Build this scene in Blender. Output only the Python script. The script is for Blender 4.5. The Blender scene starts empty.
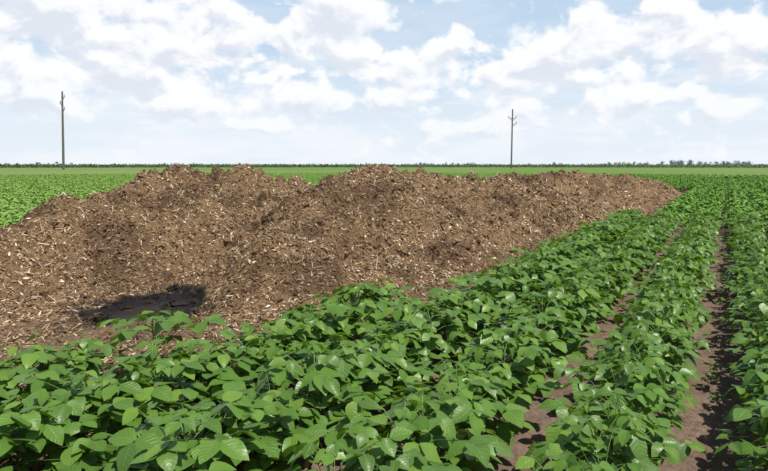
import bpy, math, random
import numpy as np
from mathutils import Vector, Matrix, Euler
random.seed(7); rng=np.random.default_rng(7)
scene=bpy.context.scene
CAMH=1.6; YAW=29.7
# ---------------------------------------------------------------- helpers
def link(o,parent=None):
    scene.collection.objects.link(o)
    if parent: o.parent=parent
    return o
def mesh_np(name,verts,faces,mat=None,smooth=True,uv=None):
    me=bpy.data.meshes.new(name)
    me.from_pydata([tuple(v) for v in verts],[],[tuple(f) for f in faces])
    if smooth: me.polygons.foreach_set('use_smooth',[True]*len(me.polygons))
    if uv is not None:
        l=me.uv_layers.new(name='UVMap')
        idx=np.empty(len(me.loops),dtype=np.int32); me.loops.foreach_get('vertex_index',idx)
        l.data.foreach_set('uv',np.asarray(uv,dtype=np.float32)[idx].ravel())
    me.update()
    o=bpy.data.objects.new(name,me)
    if mat: me.materials.append(mat)
    return o
def hash2(ix,iy,s):
    n=(ix.astype(np.int64)*374761393+iy.astype(np.int64)*668265263+s*982451653)&0xffffffff
    n=((n^(n>>13))*1274126177)&0xffffffff
    return ((n^(n>>16))&0xffff)/65535.0
def vnoise(x,y,s=0):
    ix=np.floor(x);iy=np.floor(y);fx=x-ix;fy=y-iy
    fx=fx*fx*(3-2*fx);fy=fy*fy*(3-2*fy)
    a=hash2(ix,iy,s);b=hash2(ix+1,iy,s);c=hash2(ix,iy+1,s);d=hash2(ix+1,iy+1,s)
    return (a*(1-fx)+b*fx)*(1-fy)+(c*(1-fx)+d*fx)*fy
def fbm(x,y,s=0,o=4):
    t=0;a=.5;n=0
    for i in range(o):
        t=t+a*vnoise(x,y,s+i*17);n+=a;x=x*2.03+3.1;y=y*1.97+1.7;a*=.5
    return t/n
class NT:
    def __init__(s,tree): s.t=tree;s.n=tree.nodes;s.l=tree.links
    def add(s,ty,**k):
        n=s.n.new(ty)
        for a,b in k.items(): setattr(n,a,b)
        return n
    def set(s,sock,v):
        if isinstance(v,bpy.types.NodeSocket): s.l.new(v,sock)
        else: sock.default_value=v
    def math(s,op,a,b=None,c=None,clamp=False):
        n=s.add('ShaderNodeMath',operation=op,use_clamp=clamp); s.set(n.inputs[0],a)
        if b is not None: s.set(n.inputs[1],b)
        if c is not None: s.set(n.inputs[2],c)
        return n.outputs[0]
    def vm(s,op,a,b=None,c=None):
        n=s.add('ShaderNodeVectorMath',operation=op); s.set(n.inputs[0],a)
        if b is not None: s.set(n.inputs[1],b)
        if c is not None: s.set(n.inputs[2],c)
        return n.outputs['Value'] if op in('LENGTH','DISTANCE','DOT_PRODUCT') else n.outputs[0]
    def noise(s,vec,scale,detail=4,rough=.55,dist=0,dim='3D'):
        n=s.add('ShaderNodeTexNoise',noise_dimensions=dim)
        if vec is not None: s.set(n.inputs['Vector'],vec)
        n.inputs['Scale'].default_value=scale;n.inputs['Detail'].default_value=detail
        n.inputs['Roughness'].default_value=rough;n.inputs['Distortion'].default_value=dist
        return n
    def ramp(s,fac,stops):
        n=s.add('ShaderNodeValToRGB'); s.set(n.inputs[0],fac)
        e=n.color_ramp.elements
        while len(e)<len(stops): e.new(.5)
        for i,(p,c) in enumerate(stops):
            e[i].position=p; e[i].color=(*c,1) if len(c)==3 else c
        return n.outputs[0]
    def mix(s,f,a,b,bt='MIX'):
        n=s.add('ShaderNodeMix',data_type='RGBA',blend_type=bt)
        s.set(n.inputs[0],f)
        for i,v in ((6,a),(7,b)):
            if isinstance(v,tuple) and len(v)==3: v=(*v,1)
            s.set(n.inputs[i],v)
        return n.outputs[2]
    def sstep(s,x,a,b):
        n=s.add('ShaderNodeMapRange',interpolation_type='SMOOTHSTEP')
        s.set(n.inputs[0],x); n.inputs[1].default_value=a;n.inputs[2].default_value=b
        return n.outputs[0]
def newmat(name):
    m=bpy.data.materials.new(name);m.use_nodes=True
    t=NT(m.node_tree);p=m.node_tree.nodes['Principled BSDF'];o=m.node_tree.nodes['Material Output']
    return m,t,p,o
def objco(t): return t.add('ShaderNodeTexCoord').outputs['Object']
def worldpos(t): return t.add('ShaderNodeNewGeometry').outputs['Position']
WETC=(-5.6,4.5)
def wetmask(t):
    c=worldpos(t)
    q=t.vm('MULTIPLY',t.vm('SUBTRACT',c,(-5.6,4.5,0)),(1/.72,1/.95,.0))
    d=t.vm('LENGTH',q)
    d=t.math('ADD',d,t.math('MULTIPLY',t.math('SUBTRACT',t.noise(c,3.2,3,.7).outputs[0],.5),1.7))
    s=t.add('ShaderNodeSeparateXYZ');t.set(s.inputs[0],c)
    return t.math('MULTIPLY',t.math('SUBTRACT',1,t.sstep(d,.70,1.15)),t.math('SUBTRACT',1,t.sstep(s.outputs[2],.04,.17)))
# ---------------------------------------------------------------- materials
def soil_mat():
    m,t,p,o=newmat('soil');c=worldpos(t)
    n1=t.noise(c,1.3,4).outputs[0];n2=t.noise(c,22,5,.7).outputs[0]
    col=t.ramp(n2,[(.3,(.10,.064,.047)),(.55,(.20,.135,.10)),(.8,(.31,.222,.168))])
    col=t.mix(t.math('MULTIPLY',t.sstep(n1,.4,.65),.5),col,(.14,.09,.063))
    s=t.add('ShaderNodeSeparateXYZ');t.set(s.inputs[0],c)
    near=t.math('MULTIPLY',t.sstep(t.math('MULTIPLY',s.outputs[0],-1),2.9,3.5),t.math('SUBTRACT',1,t.sstep(s.outputs[1],38,42)))
    near=t.math('MULTIPLY',near,t.sstep(s.outputs[0],-13,-11.5))
    mul=t.ramp(n2,[(.3,(.05,.03,.018)),(.5,(.15,.094,.052)),(.75,(.32,.215,.13))])
    col=t.mix(near,col,mul)
    wm=wetmask(t);col=t.mix(wm,col,(.009,.0065,.0055))
    t.set(p.inputs['Base Color'],col);t.set(p.inputs['Roughness'],t.math('MULTIPLY_ADD',wm,-.45,.95))
    p.inputs['Specular IOR Level'].default_value=.3
    b=t.add('ShaderNodeBump');b.inputs['Strength'].default_value=.9;b.inputs['Distance'].default_value=.03
    t.set(b.inputs['Height'],n2);t.set(p.inputs['Normal'],b.outputs[0]);return m
def pile_mat():
    m,t,p,o=newmat('mulch');c=worldpos(t)
    n1=t.noise(c,.9,4,.6).outputs[0];n2=t.noise(c,34,4,.72).outputs[0]
    mp=t.add('ShaderNodeMapping');t.set(mp.inputs[0],c);mp.inputs['Scale'].default_value=(1,2.5,2)
    n3=t.noise(mp.outputs[0],70,2,.6,1.5).outputs[0]
    col=t.ramp(n2,[(.28,(.050,.028,.013)),(.5,(.215,.130,.063)),(.75,(.43,.285,.15))])
    col=t.mix(t.sstep(n3,.54,.70),col,(.57,.41,.245))
    col=t.mix(t.math('MULTIPLY',t.sstep(n1,.46,.62),.62),col,(.08,.044,.022))
    wm=wetmask(t);col=t.mix(wm,col,(.009,.0065,.0055))
    t.set(p.inputs['Base Color'],col);t.set(p.inputs['Roughness'],t.math('MULTIPLY_ADD',wm,-.45,.95))
    p.inputs['Specular IOR Level'].default_value=.3
    b=t.add('ShaderNodeBump');b.inputs['Strength'].default_value=.8;b.inputs['Distance'].default_value=.02
    t.set(b.inputs['Height'],t.math('ADD',n2,n3));t.set(p.inputs['Normal'],b.outputs[0]);return m
def chip_mat():
    m,t,p,o=newmat('wood_chips')
    g=t.add('ShaderNodeNewGeometry');r=g.outputs['Random Per Island']
    col=t.ramp(r,[(0,(.055,.031,.015)),(.2,(.145,.085,.042)),(.48,(.28,.175,.09)),(.74,(.43,.29,.165)),(.90,(.64,.50,.335)),(1,(.86,.77,.64))])
    n=t.noise(worldpos(t),.9,4,.6).outputs[0]
    col=t.mix(t.math('MULTIPLY',t.sstep(n,.46,.62),.55),col,(.10,.056,.028))
    wm=wetmask(t);col=t.mix(wm,col,(.018,.012,.009))
    t.set(p.inputs['Base Color'],col)
    p.inputs['Roughness'].default_value=.85;p.inputs['Specular IOR Level'].default_value=.3;return m
def leaf_mat():
    m,t,p,o=newmat('soybean_leaf')
    g=t.add('ShaderNodeNewGeometry');ri=g.outputs['Random Per Island']
    pn=t.noise(g.outputs['Position'],2.2,2).outputs[0]
    uv=t.add('ShaderNodeUVMap').outputs[0];s=t.add('ShaderNodeSeparateXYZ');t.set(s.inputs[0],uv)
    u=t.math('ABSOLUTE',t.math('SUBTRACT',s.outputs[0],.5))
    col=t.ramp(ri,[(0,(.026,.092,.005)),(.4,(.056,.158,.008)),(.8,(.105,.235,.013)),(1,(.21,.345,.028))])
    col=t.mix(t.math('MULTIPLY',t.sstep(pn,.35,.7),.35),col,(.12,.25,.014))
    v=t.math('SINE',t.math('MULTIPLY',t.math('SUBTRACT',s.outputs[1],t.math('MULTIPLY',u,.45)),42))
    vein=t.math('MULTIPLY',t.sstep(v,.86,1),.22)
    rib=t.math('SUBTRACT',1,t.sstep(u,.008,.03))
    vv=t.math('MAXIMUM',vein,t.math('MULTIPLY',rib,.7))
    col=t.mix(vv,col,(.20,.34,.07))
    col=t.mix(t.math('MULTIPLY',g.outputs['Backfacing'],.4),col,(.17,.28,.07))
    t.set(p.inputs['Base Color'],col);p.inputs['Roughness'].default_value=.36
    p.inputs['Specular IOR Level'].default_value=.45
    b=t.add('ShaderNodeBump');b.inputs['Strength'].default_value=.35;b.inputs['Distance'].default_value=.004
    t.set(b.inputs['Height'],t.math('SUBTRACT',0,t.math('MAXIMUM',t.sstep(v,.3,1),rib)));t.set(p.inputs['Normal'],b.outputs[0])
    tr=t.add('ShaderNodeBsdfTranslucent');t.set(tr.inputs[0],t.mix(.5,col,(.24,.42,.008)))
    mx=t.add('ShaderNodeMixShader');mx.inputs[0].default_value=.27
    t.l.new(p.outputs[0],mx.inputs[1]);t.l.new(tr.outputs[0],mx.inputs[2]);t.l.new(mx.outputs[0],o.inputs[0]);return m
def leaf_far_mat():
    m,t,p,o=newmat('soybean_leaf_far')
    g=t.add('ShaderNodeNewGeometry');ri=g.outputs['Random Per Island']
    col=t.ramp(ri,[(0,(.065,.165,.012)),(.4,(.10,.235,.017)),(.8,(.145,.295,.026)),(1,(.20,.34,.04))])
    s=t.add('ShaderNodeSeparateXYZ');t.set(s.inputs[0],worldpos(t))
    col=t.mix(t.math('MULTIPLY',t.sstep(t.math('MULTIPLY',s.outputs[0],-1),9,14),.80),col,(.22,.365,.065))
    t.set(p.inputs['Base Color'],col);p.inputs['Roughness'].default_value=.45;p.inputs['Specular IOR Level'].default_value=.35
    return m
def stem_mat():
    m,t,p,o=newmat('soybean_stem');p.inputs['Base Color'].default_value=(.14,.22,.06,1);p.inputs['Roughness'].default_value=.7;return m
def field_mat():
    m,t,p,o=newmat('far_field');c=worldpos(t)
    mp=t.add('ShaderNodeMapping');t.set(mp.inputs[0],c);mp.inputs['Scale'].default_value=(1.0,.25,1)
    n1=t.noise(mp.outputs[0],2.2,4,.65).outputs[0];n2=t.noise(c,.010,3).outputs[0]
    col=t.ramp(n1,[(.3,(.075,.145,.028)),(.5,(.12,.205,.042)),(.75,(.175,.265,.06))])
    col=t.mix(t.math('MULTIPLY',t.sstep(n2,.4,.65),.6),col,(.20,.24,.085))
    t.set(p.inputs['Base Color'],col);p.inputs['Roughness'].default_value=.9
    p.inputs['Specular IOR Level'].default_value=.1;return m
def simple(name,c1,c2,scale=3,rough=.9):
    m,t,p,o=newmat(name);n=t.noise(objco(t),scale,4).outputs[0]
    t.set(p.inputs['Base Color'],t.ramp(n,[(.3,c1),(.7,c2)]));p.inputs['Roughness'].default_value=rough
    p.inputs['Specular IOR Level'].default_value=.2;return m
SOIL=soil_mat();PILE=pile_mat();CHIP=chip_mat();LEAF=leaf_mat();LEAFF=leaf_far_mat();STEM=stem_mat();FIELD=field_mat()
# ---------------------------------------------------------------- pile height function
A=[(-7.5,2.2,.02,1.6),(-8.0,4.2,.60,1.9),(-8.5,5.9,1.06,2.3),(-8.7,7.3,1.34,2.5),(-8.8,9.2,1.42,2.5),(-8.3,11,1.15,2.5),(-7.5,14,1.2,2.5)]
B=[(-4.95,6.3,.66,1.6),(-5.5,8.2,1.22,2.5),(-6.0,9.95,1.5,2.9),(-5.8,12.4,1.2,2.9),(-5.5,15.5,1.25,2.9),(-5.2,19.4,1.22,2.8),(-4.8,28,1.0,2.6),(-4.0,36,.78,2.1),(-3.8,38,.4,1.7)]
def pile_h(x,y,detail=True):
    wx=x+.45*(fbm(x*.8,y*.8,5)-.5)*2;wy=y+.45*(fbm(x*.8,y*.8,9)-.5)*2
    acc=0;k=9.
    for L in (A,B):
        best=np.full_like(x,-1.)
        for (x1,y1,h1,w1),(x2,y2,h2,w2) in zip(L[:-1],L[1:]):
            dx,dy=x2-x1,y2-y1;t=np.clip(((wx-x1)*dx+(wy-y1)*dy)/(dx*dx+dy*dy),0,1)
            d=np.hypot(wx-x1-t*dx,wy-y1-t*dy);w=w1+(w2-w1)*t;h=h1+(h2-h1)*t
            u=d/w;f=1-(np.sqrt(u*u+.05)-.2236)/(1.0247-.2236)
            best=np.maximum(best,np.maximum(h*f,-.35))
        acc=acc+np.exp(k*best)
    h=np.log(acc)/k-.02
    pd=np.hypot((x-WETC[0])/.78,(y-WETC[1])/.88)+.6*(fbm(x*2.5,y*2.5,77,3)-.5)
    h=h-.28*np.exp(-np.abs(pd)**3)
    m=np.clip((h+.15)/.5,0,1)
    l=(fbm(x*1.1,y*1.1,21,3)-.5)*.56
    l=l+(fbm(x*2.9,y*2.9,31,3)-.5)*.40
    h=h+m*l
    if detail:
        r=1-np.abs(2*fbm(x*4.3,y*4.3,41,3)-1)
        h=h+m*((r-.75)*.25+(fbm(x*11,y*11,51,3)-.5)*.17)
    return np.minimum(h,1.60)
xs=np.arange(-11.8,-1.0,.033)
ys=[-.5];
while ys[-1]<40.5: ys.append(ys[-1]+max(.033,.0042*ys[-1]))
ys=np.array(ys);X,Y=np.meshgrid(xs,ys);Z=pile_h(X.ravel(),Y.ravel())
nx,ny=len(xs),len(ys);V=np.stack([X.ravel(),Y.ravel(),Z],1)
I=np.arange((ny-1)*nx).reshape(ny-1,nx)[:,:-1].ravel()
F=np.stack([I,I+1,I+1+nx,I+nx],1)
keep=(Z[F]>-.06).any(1);F=F[keep]
link(mesh_np('wood_chip_mulch_pile',V,F,PILE))
# ---------------------------------------------------------------- instancing helper
def scatter(name,P,R,S,idx,objs,parent=None,realize=False):
    col=bpy.data.collections.new(name+'_parts')
    for o in objs: col.objects.link(o)
    me=bpy.data.meshes.new(name);me.from_pydata([tuple(p) for p in P],[],[])
    a=me.attributes.new('rot','FLOAT_VECTOR','POINT');a.data.foreach_set('vector',np.asarray(R,dtype=np.float32).ravel())
    a=me.attributes.new('scl','FLOAT_VECTOR','POINT');a.data.foreach_set('vector',np.asarray(S,dtype=np.float32).ravel())
    a=me.attributes.new('idx','INT','POINT');a.data.foreach_set('value',np.asarray(idx,dtype=np.int32))
    ob=bpy.data.objects.new(name,me);link(ob,parent)
    g=bpy.data.node_groups.new(name,'GeometryNodeTree')
    g.interface.new_socket('Geometry',in_out='INPUT',socket_type='NodeSocketGeometry')
    g.interface.new_socket('Geometry',in_out='OUTPUT',socket_type='NodeSocketGeometry')
    N=g.nodes;L=g.links;gi=N.new('NodeGroupInput');go=N.new('NodeGroupOutput')
    ip=N.new('GeometryNodeInstanceOnPoints');ci=N.new('GeometryNodeCollectionInfo')
    ci.inputs['Collection'].default_value=col;ci.inputs['Separate Children'].default_value=True;ci.inputs['Reset Children'].default_value=True
    def attr(n,t):
        q=N.new('GeometryNodeInputNamedAttribute');q.data_type=t;q.inputs['Name'].default_value=n
        return q.outputs['Attribute']
    L.new(gi.outputs[0],ip.inputs['Points']);L.new(ci.outputs[0],ip.inputs['Instance'])
    ip.inputs['Pick Instance'].default_value=True
    L.new(attr('idx','INT'),ip.inputs['Instance Index']);L.new(attr('rot','FLOAT_VECTOR'),ip.inputs['Rotation']);L.new(attr('scl','FLOAT_VECTOR'),ip.inputs['Scale'])
    out=ip.outputs[0]
    if realize:
        rz=N.new('GeometryNodeRealizeInstances');L.new(out,rz.inputs[0]);out=rz.outputs[0]
    L.new(out,go.inputs[0])
    md=ob.modifiers.new('scatter','NODES');md.node_group=g
    return ob
# ---------------------------------------------------------------- chips and clods
def chip(name,l,w,th,bend,seed):
    r=random.Random(seed);n=2;v=[];f=[]
    for i in range(n+1):
        t=i/n;x=(t-.5)*l;ww=w*.5*(.8,1.15,.5)[i]*r.uniform(.7,1.15)
        z=bend*l*(1-(2*t-1)**2);o=r.uniform(-.15,.15)*w
        v+=[(x,-ww+o,z),(x,ww+o,z+r.uniform(-.1,.1)*w),(x+r.uniform(-.1,.1)*w,ww+o,z+th),(x,-ww+o,z+th)]
    for i in range(n):
        a=i*4
        for k in range(4): f.append((a+k,a+(k+1)%4,a+4+(k+1)%4,a+4+k))
    f+=[(3,2,1,0),(n*4,n*4+1,n*4+2,n*4+3)]
    return mesh_np(name,v,f,CHIP,False)
def clod(name,rad,seed):
    import bmesh
    bm=bmesh.new();bmesh.ops.create_icosphere(bm,subdivisions=2,radius=rad);r=random.Random(seed)
    for v in bm.verts: v.co*=r.uniform(.6,1.3);v.co.z*=.7
    me=bpy.data.meshes.new(name);bm.to_mesh(me);bm.free();me.materials.append(PILE);return bpy.data.objects.new(name,me)
parts=[chip('mulch_chip_a',.050,.008,.003,.05,1),chip('mulch_chip_b',.034,.014,.005,.06,2),chip('mulch_chip_c',.08,.007,.003,.07,3),
 chip('mulch_chip_d',.026,.014,.005,.0,4),chip('mulch_chip_e',.045,.012,.004,.02,5),chip('mulch_chip_f',.12,.010,.004,.05,6),clod('mulch_clod_g',.02,7),clod('mulch_clod_h',.04,8)]
px,py=[],[]
for n,y0,y1 in ((130000,1.5,9.5),(90000,9.5,18),(38000,18,39)):
    px.append(rng.uniform(-11,-1.8,n));py.append(rng.uniform(y0,y1,n))
px=np.concatenate(px);py=np.concatenate(py);pz=pile_h(px,py)
fl=rng.random(len(px))
pdist=np.hypot((px-WETC[0])/.6,(py-WETC[1])/.75)+1.4*(fbm(px*3,py*3,91,3)-.5)
k=((pz>.0)|((pz>-.36)&(fl<.45)))&((pdist>.9)|(fl<.08));px,py,pz=px[k],py[k],np.maximum(pz[k],0)
e=.05;gx=(pile_h(px+e,py)-pile_h(px-e,py))/(2*e);gy=(pile_h(px,py+e)-pile_h(px,py-e))/(2*e)
gx[pz<=0]=0;gy[pz<=0]=0
n=len(px);rots=[]
yaw=rng.uniform(0,6.283,n);tl=rng.normal(0,.38,(n,2))
for i in range(n):
    nv=Vector((-gx[i]*.7,-gy[i]*.7,1)).normalized()
    q=Vector((0,0,1)).rotation_difference(nv)
    q=q@Euler((tl[i,0],tl[i,1],0)).to_quaternion()@Euler((0,0,yaw[i])).to_quaternion()
    rots.append(tuple(q.to_euler()))
idx=rng.choice(8,n,p=[.24,.2,.15,.19,.15,.02,.04,.010])
far=np.clip(py/11,1,1.9);s=np.minimum(rng.lognormal(-.06,.38,n),1.8)*far
pz=pz+rng.uniform(0,.010,n)
print('chips',n)
scatter('mulch_chips',np.stack([px,py,pz],1),rots,np.stack([s,s,s],1),idx,parts,bpy.data.objects['wood_chip_mulch_pile'],True)
# ---------------------------------------------------------------- soybean plants
def leaflet(V,Fs,UV,base,az,pitch,roll,L,W,r,nl=6,nw=4):
    M=Matrix.Rotation(az,3,'Z')@Matrix.Rotation(pitch,3,'Y')@Matrix.Rotation(roll,3,'X')
    dr=r.uniform(.05,.45);fo=r.uniform(-.05,.35);wa=r.uniform(0,.10);ph=r.uniform(0,6)
    b=len(V)
    for i in range(nl+1):
        t=i/nl;w=W*.5*(math.sin(math.pi*min(1,t**.72))**.85 if 0<t<1 else 0)
        if i==0: w=W*.06
        if i==nl: w=W*.02
        for j in range(nw+1):
            s=j/nw*2-1
            p=Vector((t*L,s*w,-dr*L*t*t+fo*abs(s)*w+wa*w*math.sin(ph+t*9+s*2)))
            p=M@p+base;V.append(tuple(p));UV.append((j/nw,t))
    for i in range(nl):
        for j in range(nw):
            a=b+i*(nw+1)+j;Fs.append((a,a+1,a+nw+2,a+nw+1))
def tube(V,Fs,UV,a,b,ra,rb,mid=None):
    pts=[a,mid,b] if mid else [a,b];s0=len(V)
    for k,p in enumerate(pts):
        rr=ra+(rb-ra)*k/(len(pts)-1);d=(pts[-1]-pts[0]).normalized();u=d.orthogonal().normalized();w=d.cross(u)
        for m in range(3):
            q=p+rr*(math.cos(m*2.094)*u+math.sin(m*2.094)*w);V.append(tuple(q));UV.append((0,0))
    for k in range(len(pts)-1):
        for m in range(3):
            Fs.append((s0+k*3+m,s0+k*3+(m+1)%3,s0+k*3+3+(m+1)%3,s0+k*3+3+m))
def soyplant(name,seed,ntri=22,H=.47,spread=.31):
    r=random.Random(seed);V=[];F=[];UV=[]
    top=Vector((r.uniform(-.03,.03),r.uniform(-.03,.03),H*.85))
    stemF=[]
    tube(V,stemF,UV,Vector((0,0,0)),top,.005,.003)
    for i in range(ntri):
        f=(i+.5)/ntri;z0=H*(.2+.62*f);az=i*2.4+r.uniform(-.5,.5)
        rad=spread*(1-.70*f**1.8)*r.uniform(.45,1.1)
        z=H*(.36+.66*f**.8)+r.uniform(-.05,.06)
        st=Vector((top.x*f,top.y*f,z0));tip=Vector((math.cos(az)*rad,math.sin(az)*rad,z))
        mid=(st+tip)/2+Vector((0,0,.03))
        tube(V,stemF,UV,st,tip,.0028,.0018,mid)
        sz=r.uniform(.072,.118)*(1-.35*max(0,f-.75)/.25);W=sz*r.uniform(.66,.80)
        haz=az+r.uniform(-.8,.8);pt=r.uniform(-.25,.7);rl=r.uniform(-.5,.5)
        leaflet(V,F,UV,tip+Vector((math.cos(haz),math.sin(haz),0))*.02,haz,pt,rl,sz,W,r)
        for sg in (-1,1):
            leaflet(V,F,UV,tip,haz+sg*r.uniform(1.1,1.5),r.uniform(-.3,.7),sg*r.uniform(-.2,.6),sz*.92,W*.95,r)
    o=mesh_np(name,V,stemF+F,None,True,UV);me=o.data;me.materials.append(STEM);me.materials.append(LEAF)
    me.polygons.foreach_set('material_index',[0]*len(stemF)+[1]*len(F));return o
def soyrow(name,seed,Lr=1.6,H=.47,half=.38,n=340,dome=.46,sz=1.0):
    r=random.Random(seed);V=[];F=[];UV=[]
    for i in range(n):
        y=r.uniform(-Lr/2,Lr/2);u=r.uniform(-1,1);x=u*half
        top=H*(1.02-dome*u*u)+(.06 if dome>.2 else .03)*math.sin(y*7+seed)*math.cos(y*3.1+seed*2)
        z=top-abs(r.gauss(0,.07 if dome>.2 else .035))
        L=r.uniform(.085,.12)*sz
        leaflet(V,F,UV,Vector((x,y,z)),r.uniform(0,6.28),r.uniform(-.4,.7),r.uniform(-.6,.6),L,L*.72,r,3,2)
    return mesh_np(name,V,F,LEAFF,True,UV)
plants=[soyplant('soybean_plant_%s'%c,100+i,ntri=random.choice([22,24])) for i,c in enumerate('abcdefgh')]
small=[soyplant('soybean_young_%s'%c,200+i,ntri=7,H=.3,spread=.14) for i,c in enumerate('ab')]
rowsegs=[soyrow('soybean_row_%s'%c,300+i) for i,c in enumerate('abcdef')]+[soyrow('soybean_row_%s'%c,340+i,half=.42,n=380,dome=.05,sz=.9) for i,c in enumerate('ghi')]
EY=[-5,1.9,3,3.8,4.8,6.2,13.7,24,38,39.5];EX=[-3.9,-3.75,-3.55,-3.25,-2.85,-2.5,-2.35,-1.8,-1.9,-3.0]
P=[];R=[];S=[];ID=[]
P2=[];R2=[];S2=[];I2=[]
def blocked(x,y): return y<39.5 and x>-11.2 and x<np.interp(y,EY,EX)
LOD=16
for row in range(-110,14):
    xc=-.4+row*.8
    y=-.6+random.random()*.2
    wide=1.0
    if row in(0,1): wide=.90
    elif row==-1: wide=1.06
    elif row<-1: wide=1.2
    while y<80:
        y+=.15*random.uniform(.75,1.25)
        x=xc+random.gauss(0,.03);d=math.hypot(x,y)
        if d>LOD: 
            if y>LOD: break
            continue
        if xc<-11: continue
        ang=math.degrees(math.atan2(x,y))
        if d>4 and not(-72<ang<14): continue
        if d<.55 or blocked(x,y): continue
        sc=random.uniform(.82,1.15)
        P.append((x,y,0));R.append((random.gauss(0,.05),random.gauss(0,.05),random.uniform(0,6.28)))
        S.append((sc*wide,sc*wide,sc*random.uniform(.9,1.08)));ID.append(random.randrange(8))
    y=-2
    while y<82:
        y+=1.45
        d=math.hypot(xc,y)
        if d<(LOD+.3 if xc>-11 else 9) or d>84: continue
        ang=math.degrees(math.atan2(xc,y))
        if not(-72<ang<12) or blocked(xc-.2,y): continue
        P2.append((xc,y,0));R2.append((0,0,random.choice([0,math.pi])+random.gauss(0,.02)))
        S2.append((min(1.0,wide),1,random.uniform(.93,1.07) if xc>-11 else random.uniform(.97,1.03)))
        I2.append(random.randrange(6) if xc>-11 else 6+random.randrange(3))
print('plants',len(P),len(P2))
field=scatter('soybean_field',P,R,S,ID,plants,None,True)
scatter('soybean_rows',P2,R2,S2,I2,rowsegs,field)
WP=[];
for i in range(26):
    gxx=random.choice([0,0,-.8]);WP.append((gxx+random.gauss(0,.04),random.uniform(1.5,12),0))
WS=[(s,s,s) for s in [random.uniform(.15,.35) for _ in WP]]
scatter('furrow_weeds',WP,[(0,0,random.uniform(0,6)) for _ in WP],WS,[random.randrange(2) for _ in WP],small)
# ---------------------------------------------------------------- ground
def axis(lo,hi,fine0,fine1,st):
    a=list(np.arange(fine0,fine1,st));v=fine1;s=st
    while v<hi: a.append(v);s*=1.35;v+=s
    a.append(hi);v=fine0-st;s=st;b=[]
    while v>lo: b.append(v);s*=1.35;v-=s
    b.append(lo);return np.array(b[::-1]+a)
ax=axis(-7000,7000,-6.5,2.5,.035);ay=axis(-7000,7000,-1,14,.045)
GX,GY=np.meshgrid(ax,ay);near=np.exp(-np.maximum(0,np.hypot(GX+2,GY-6)-12)/4)
GZ=((fbm(GX*9,GY*9,61,3)-.5)*.07+(fbm(GX*2,GY*2,62,2)-.5)*.05+.012*np.cos((GX+.4)/.8*2*math.pi))*near-.01
gx_,gy_=len(ax),len(ay);I=np.arange((gy_-1)*gx_).reshape(gy_-1,gx_)[:,:-1].ravel()
link(mesh_np('ground',np.stack([GX.ravel(),GY.ravel(),GZ.ravel()],1),np.stack([I,I+1,I+1+gx_,I+gx_],1),SOIL))
rad=[70];
while rad[-1]<6500: rad.append(rad[-1]*1.012+.3)
rad=np.array(rad);th=np.radians(np.arange(0,360.01,.25));RR,TT=np.meshgrid(rad,th)
cx=(RR*np.sin(TT)).ravel();cy=(RR*np.cos(TT)).ravel()
cz=.40+(fbm(cx*.9,cy*.6,71,3)-.5)*.22*np.clip(150/RR.ravel(),.0,1)
nr,nt=len(rad),len(th);I=np.arange((nt-1)*nr).reshape(nt-1,nr)[:,:-1].ravel()
link(mesh_np('crop_field',np.stack([cx,cy,cz],1),np.stack([I,I+1,I+1+nr,I+nr],1),FIELD))
# ---------------------------------------------------------------- puddle (level water sheet; uneven ground breaks its edge)
def blob(name,cx,cy,a,b,z,mat,seed):
    n=120;v=[(cx,cy,z)];f=[]
    for i in range(n):
        t=i/n*2*math.pi;rr=.85+1.9*(fbm(np.array([math.cos(t)*2.6+seed]),np.array([math.sin(t)*2.6]),81,3)[0]-.5)
        v.append((cx+a*rr*math.cos(t),cy+b*rr*math.sin(t),z));f.append((0,1+i,1+(i+1)%n))
    return link(mesh_np(name,v,f,mat,False))
m,t,p,o=newmat('muddy_water')
p.inputs['Base Color'].default_value=(.012,.008,.006,1);n=t.noise(worldpos(t),6,4,.6).outputs[0]
t.set(p.inputs['Roughness'],t.ramp(n,[(.35,(.10,.10,.10)),(.6,(.5,.5,.5))]));p.inputs['Specular IOR Level'].default_value=.35
blob('mud_puddle',WETC[0],WETC[1],.45,.6,-.004,m,2.)
# ---------------------------------------------------------------- distant corn, trees
CORN=simple('corn_leaves',(.075,.115,.06),(.12,.16,.08),.5)
def tuft(V,F,x,y,z,s,r,n=7):
    for _ in range(n):
        c=Vector((x+r.gauss(0,s*.5),y+r.gauss(0,s*.5),z+r.gauss(0,s*.35)))
        u=Vector((r.gauss(0,1),r.gauss(0,1),r.gauss(0,1))).normalized();w=u.orthogonal().normalized()
        k=s*r.uniform(.25,.5);b=len(V);V.extend([tuple(c+u*k),tuple(c+w*k*.7),tuple(c-u*k),tuple(c-w*k*.7)]);F.append((b,b+1,b+2,b+3))
r=random.Random(3)
CV=[];CF=[]
for i in range(8000):
    a=math.radians(r.uniform(-75,15));d=r.uniform(300,330)
    tuft(CV,CF,d*math.sin(a),d*math.cos(a),r.uniform(.6,1.45),.9,r,5)
link(mesh_np('corn_field',CV,CF,CORN,False))
TREE=simple('haze_tinted_foliage',(.11,.145,.155),(.16,.195,.195),.05)  # blue-grey base: aerial haze of distance mixed into the foliage colour
TV=[];TF=[]
def treeline(a0,a1,D,h,n,dens=1):
    for i in range(n):
        a=math.radians(r.uniform(a0,a1));d=D*r.uniform(.97,1.03);x,y=d*math.sin(a),d*math.cos(a)
        hh=h*r.uniform(.55,1.1)
        for k in range(int(26*dens)):
            q=r.random();s=hh*.16
            rr=hh*.42*math.sin(math.pi*(.12+.8*q))
            aa=r.uniform(0,6.28);tuft(TV,TF,x+rr*math.cos(aa)*r.random(),y+rr*math.sin(aa)*r.random(),hh*(.12+.85*q),s*1.6,r,3)
        b=len(TV);tw=hh*.02;TV.extend([(x-tw,y,0),(x+tw,y,0),(x+tw*.6,y,hh*.6),(x-tw*.6,y,hh*.6)]);TF.append((b,b+1,b+2,b+3))
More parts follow.
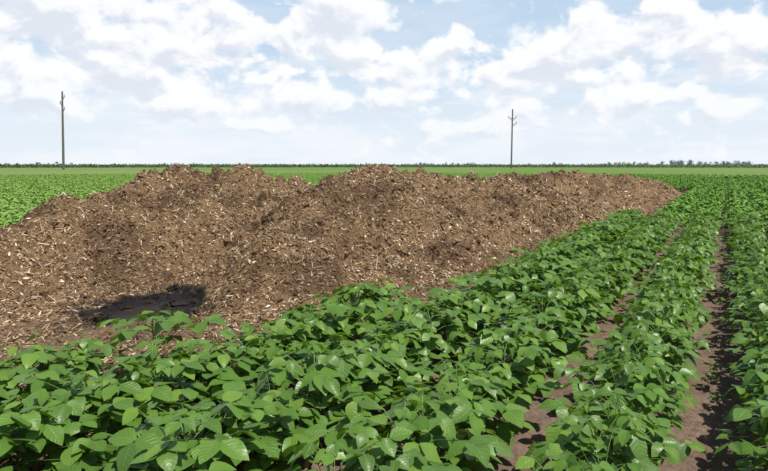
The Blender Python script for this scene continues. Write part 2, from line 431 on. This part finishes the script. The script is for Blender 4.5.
treeline(-75,-36,1900,5,260,.6)
treeline(-36,12,2000,5,260,.6)
treeline(-62,-57,1500,8,10);treeline(-50,-46,1500,7,12)
treeline(-27,-21,1300,7,24)
treeline(-11.5,-6,1300,7.5,34)
treeline(-5.2,-2.6,1150,9,18);treeline(-2.2,1.6,1250,8.5,34);treeline(-14,-12.5,1400,8,4)
link(mesh_np('distant_tree_line',TV,TF,TREE,False))
# ---------------------------------------------------------------- utility poles
WOOD=simple('weathered_pole',(.10,.09,.085),(.17,.155,.14),2);INS=simple('insulator',(.25,.25,.26),(.3,.3,.32),2,.4)
def cyl(name,a,b,r1,r2,mat,parent,n=12):
    a=Vector(a);b=Vector(b);d=(b-a).normalized();u=d.orthogonal().normalized();w=d.cross(u);V=[];F=[]
    for p,rr in((a,r1),(b,r2)):
        for i in range(n):
            t=i/n*2*math.pi;V.append(tuple(p+rr*(math.cos(t)*u+math.sin(t)*w)))
    for i in range(n): F.append((i,(i+1)%n,n+(i+1)%n,n+i))
    F.append(tuple(range(n))[::-1]);F.append(tuple(range(n,2*n)))
    o=mesh_np(name,V,F,mat,False);link(o,parent);return o
def pole(name,x,y,H,arms,lean=0):
    e=bpy.data.objects.new(name,None);link(e);e.location=(x,y,0)
    e.rotation_euler=(0,lean,math.radians(YAW))
    cyl('shaft',(0,0,-.5),(0,0,H),.30,.19,WOOD,e)
    for i,(z,sx,l) in enumerate(arms):
        cyl('arm_%d'%i,(0,0,z),(sx*l,0,z+.35),.10,.08,WOOD,e)
        cyl('brace_%d'%i,(0,0,z-.7),(sx*l*.7,0,z+.22),.06,.05,WOOD,e)
        cyl('insulator_%d'%i,(sx*l,0,z+.30),(sx*l,0,z+1.0),.15,.12,INS,e)
pole('utility_pole',-146.9,92.6,20,[(18.2,1,.5),(16.6,-1,.5),(15.2,1,.5)],math.radians(2.6))
pole('utility_pole.001',-64.5,201.5,20.5,[(17.2,-1,1.2),(17.2,1,1.2),(15.2,1,1.3)])
# ---------------------------------------------------------------- sun, world
SUN_AZ=104;SUN_EL=63   # azimuth clockwise from +Y
sun=bpy.data.lights.new('sun','SUN');sun.energy=5.0;sun.angle=math.radians(.53);sun.color=(1,.96,.87)
so=bpy.data.objects.new('sun',sun);link(so)
az,el=math.radians(SUN_AZ),math.radians(SUN_EL)
dv=Vector((math.sin(az)*math.cos(el),math.cos(az)*math.cos(el),math.sin(el)))
so.rotation_euler=dv.to_track_quat('Z','Y').to_euler();so.location=(0,0,50)
w=bpy.data.worlds.new('World');scene.world=w;w.use_nodes=True
try: w.cycles.sampling_method='NONE'
except Exception as ex: print(ex)
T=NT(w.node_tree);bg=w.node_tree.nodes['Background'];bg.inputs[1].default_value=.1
sky=T.add('ShaderNodeTexSky',sky_type='NISHITA');sky.sun_disc=False;sky.sun_elevation=el;sky.sun_rotation=az
sky.air_density=1.0;sky.dust_density=.6;sky.ozone_density=1.0
BL=[(-56.5,12.8,4.8,3.6,1.2),(-49,11.0,6,3.0,1.1),(-53,8.0,10,2.2,.95),(-43.5,11,3.2,1.5,.85),
    (-34,13.8,4.0,2.6,1.15),(-33,10.2,5.6,2.3,1.0),(-24.3,10.8,2.8,1.5,.9),(-14,9.4,5.6,2.3,1.1),(-8.5,10.2,5,2.7,1.05),(-5.5,13.2,2.8,1.3,.85),
    (2,9.8,5.2,2.2,1.1),(-60,5.6,6,1.4,.9),(-46,5.3,5,1.3,.9),(-36,6.4,5,1.4,.9),(-27,6.2,5,1.4,.9),(-17,5.2,5,1.3,.9),(-7,5.8,5,1.4,.9),(1,4.8,5,1.3,.9),(-41,3.6,5,.9,.8),(-22,3.6,5,.9,.8),
    (25,12,10,4,1),(-85,12,12,5,1),(100,10,30,5,.8),(-150,10,30,5,.8)]
def blobfield(G,PV):
    tot=None
    for a,e2,sa,se,am in BL:
        q=G.vm('LENGTH',G.vm('MULTIPLY_ADD',PV,(.62/sa,.62/se,0),(-a*.62/sa,-e2*.62/se,0)))
        q=G.math('SUBTRACT',am,q)
        tot=q if tot is None else G.math('MAXIMUM',tot,q)
    return G.math('MAXIMUM',tot,-.12)
def cloudgroup(name,oct,vor):
    g=bpy.data.node_groups.new(name,'ShaderNodeTree')
    g.interface.new_socket('P',in_out='INPUT',socket_type='NodeSocketVector')
    g.interface.new_socket('D',in_out='OUTPUT',socket_type='NodeSocketFloat')
    G=NT(g);gi=G.add('NodeGroupInput');go=G.add('NodeGroupOutput');PV=gi.outputs[0]
    nz=G.noise(G.vm('MULTIPLY',PV,(1,1.5,1)),.19,oct,.57,.25,'2D').outputs[0]
    d=G.math('ADD',blobfield(G,PV),G.math('MULTIPLY_ADD',nz,2.6,-1.36))
    if vor:
        vo=G.add('ShaderNodeTexVoronoi',feature='F1',voronoi_dimensions='2D');vo.inputs['Scale'].default_value=.55
        G.set(vo.inputs['Vector'],G.vm('MULTIPLY_ADD',PV,(1,1.45,1),G.vm('MULTIPLY',G.noise(PV,.8,2,.5,0,'2D').outputs[1],(1.4,1.4,0))))
        d=G.math('ADD',d,G.math('MULTIPLY_ADD',vo.outputs['Distance'],-.40,.20))
    G.l.new(d,go.inputs[0]);return g
g0=cloudgroup('CloudDensity',8,True);g1=cloudgroup('CloudDensitySoft',4,False)
tc=T.add('ShaderNodeTexCoord').outputs['Generated'];sp=T.add('ShaderNodeSeparateXYZ');T.set(sp.inputs[0],tc)
AZo=T.math('MULTIPLY',T.math('ARCTAN2',sp.outputs[0],sp.outputs[1]),57.2958)
ELo=T.math('MULTIPLY',T.math('ARCSINE',sp.outputs[2]),57.2958)
cb=T.add('ShaderNodeCombineXYZ');T.set(cb.inputs[0],AZo);T.set(cb.inputs[1],ELo)
def dens(gr,daz,de):
    n=T.add('ShaderNodeGroup');n.node_tree=gr;T.set(n.inputs[0],T.vm('ADD',cb.outputs[0],(daz,de,0)));return n.outputs[0]
d0=dens(g0,0,0);d1=dens(g1,.4,.9)
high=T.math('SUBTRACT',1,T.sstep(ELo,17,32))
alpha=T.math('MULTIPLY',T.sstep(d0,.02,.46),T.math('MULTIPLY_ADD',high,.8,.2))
alpha=T.math('MULTIPLY',alpha,T.math('MULTIPLY_ADD',T.sstep(ELo,1,8),.4,.6))
under=T.math('SUBTRACT',d1,T.math('MULTIPLY',d0,.6))
shade=T.sstep(under,.0,.62)
ccol=T.mix(shade,(10.1,10.2,10.3),(7.6,8.1,8.95))
mp=T.add('ShaderNodeMapping');T.set(mp.inputs[0],tc);mp.inputs['Scale'].default_value=(1,1,5)
veil=T.noise(mp.outputs[0],5.2,5,.6).outputs[0]
low=T.math('SUBTRACT',1,T.sstep(ELo,5,13))
va=T.math('MULTIPLY',T.sstep(veil,.38,.66),T.math('MULTIPLY_ADD',low,.5,.22))
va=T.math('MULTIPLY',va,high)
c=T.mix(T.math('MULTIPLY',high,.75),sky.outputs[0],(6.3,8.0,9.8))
hz=T.math('MULTIPLY',T.math('SUBTRACT',1,T.sstep(ELo,0,12)),.9)
c=T.mix(hz,c,(8.4,9.05,9.8))
c=T.mix(va,c,(9.3,9.6,9.95))
c=T.mix(T.math('MULTIPLY',alpha,.95),c,ccol)
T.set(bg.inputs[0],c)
# ---------------------------------------------------------------- camera
cam=bpy.data.cameras.new('camera');co=bpy.data.objects.new('camera',cam);link(co)
cam.sensor_width=36;cam.lens=28;cam.clip_end=20000;cam.clip_start=.05
co.location=(0,0,CAMH);co.rotation_euler=(math.radians(90-6.73),0,math.radians(YAW))
scene.camera=co
scene.view_settings.view_transform='Standard';scene.view_settings.look='None';scene.view_settings.exposure=0
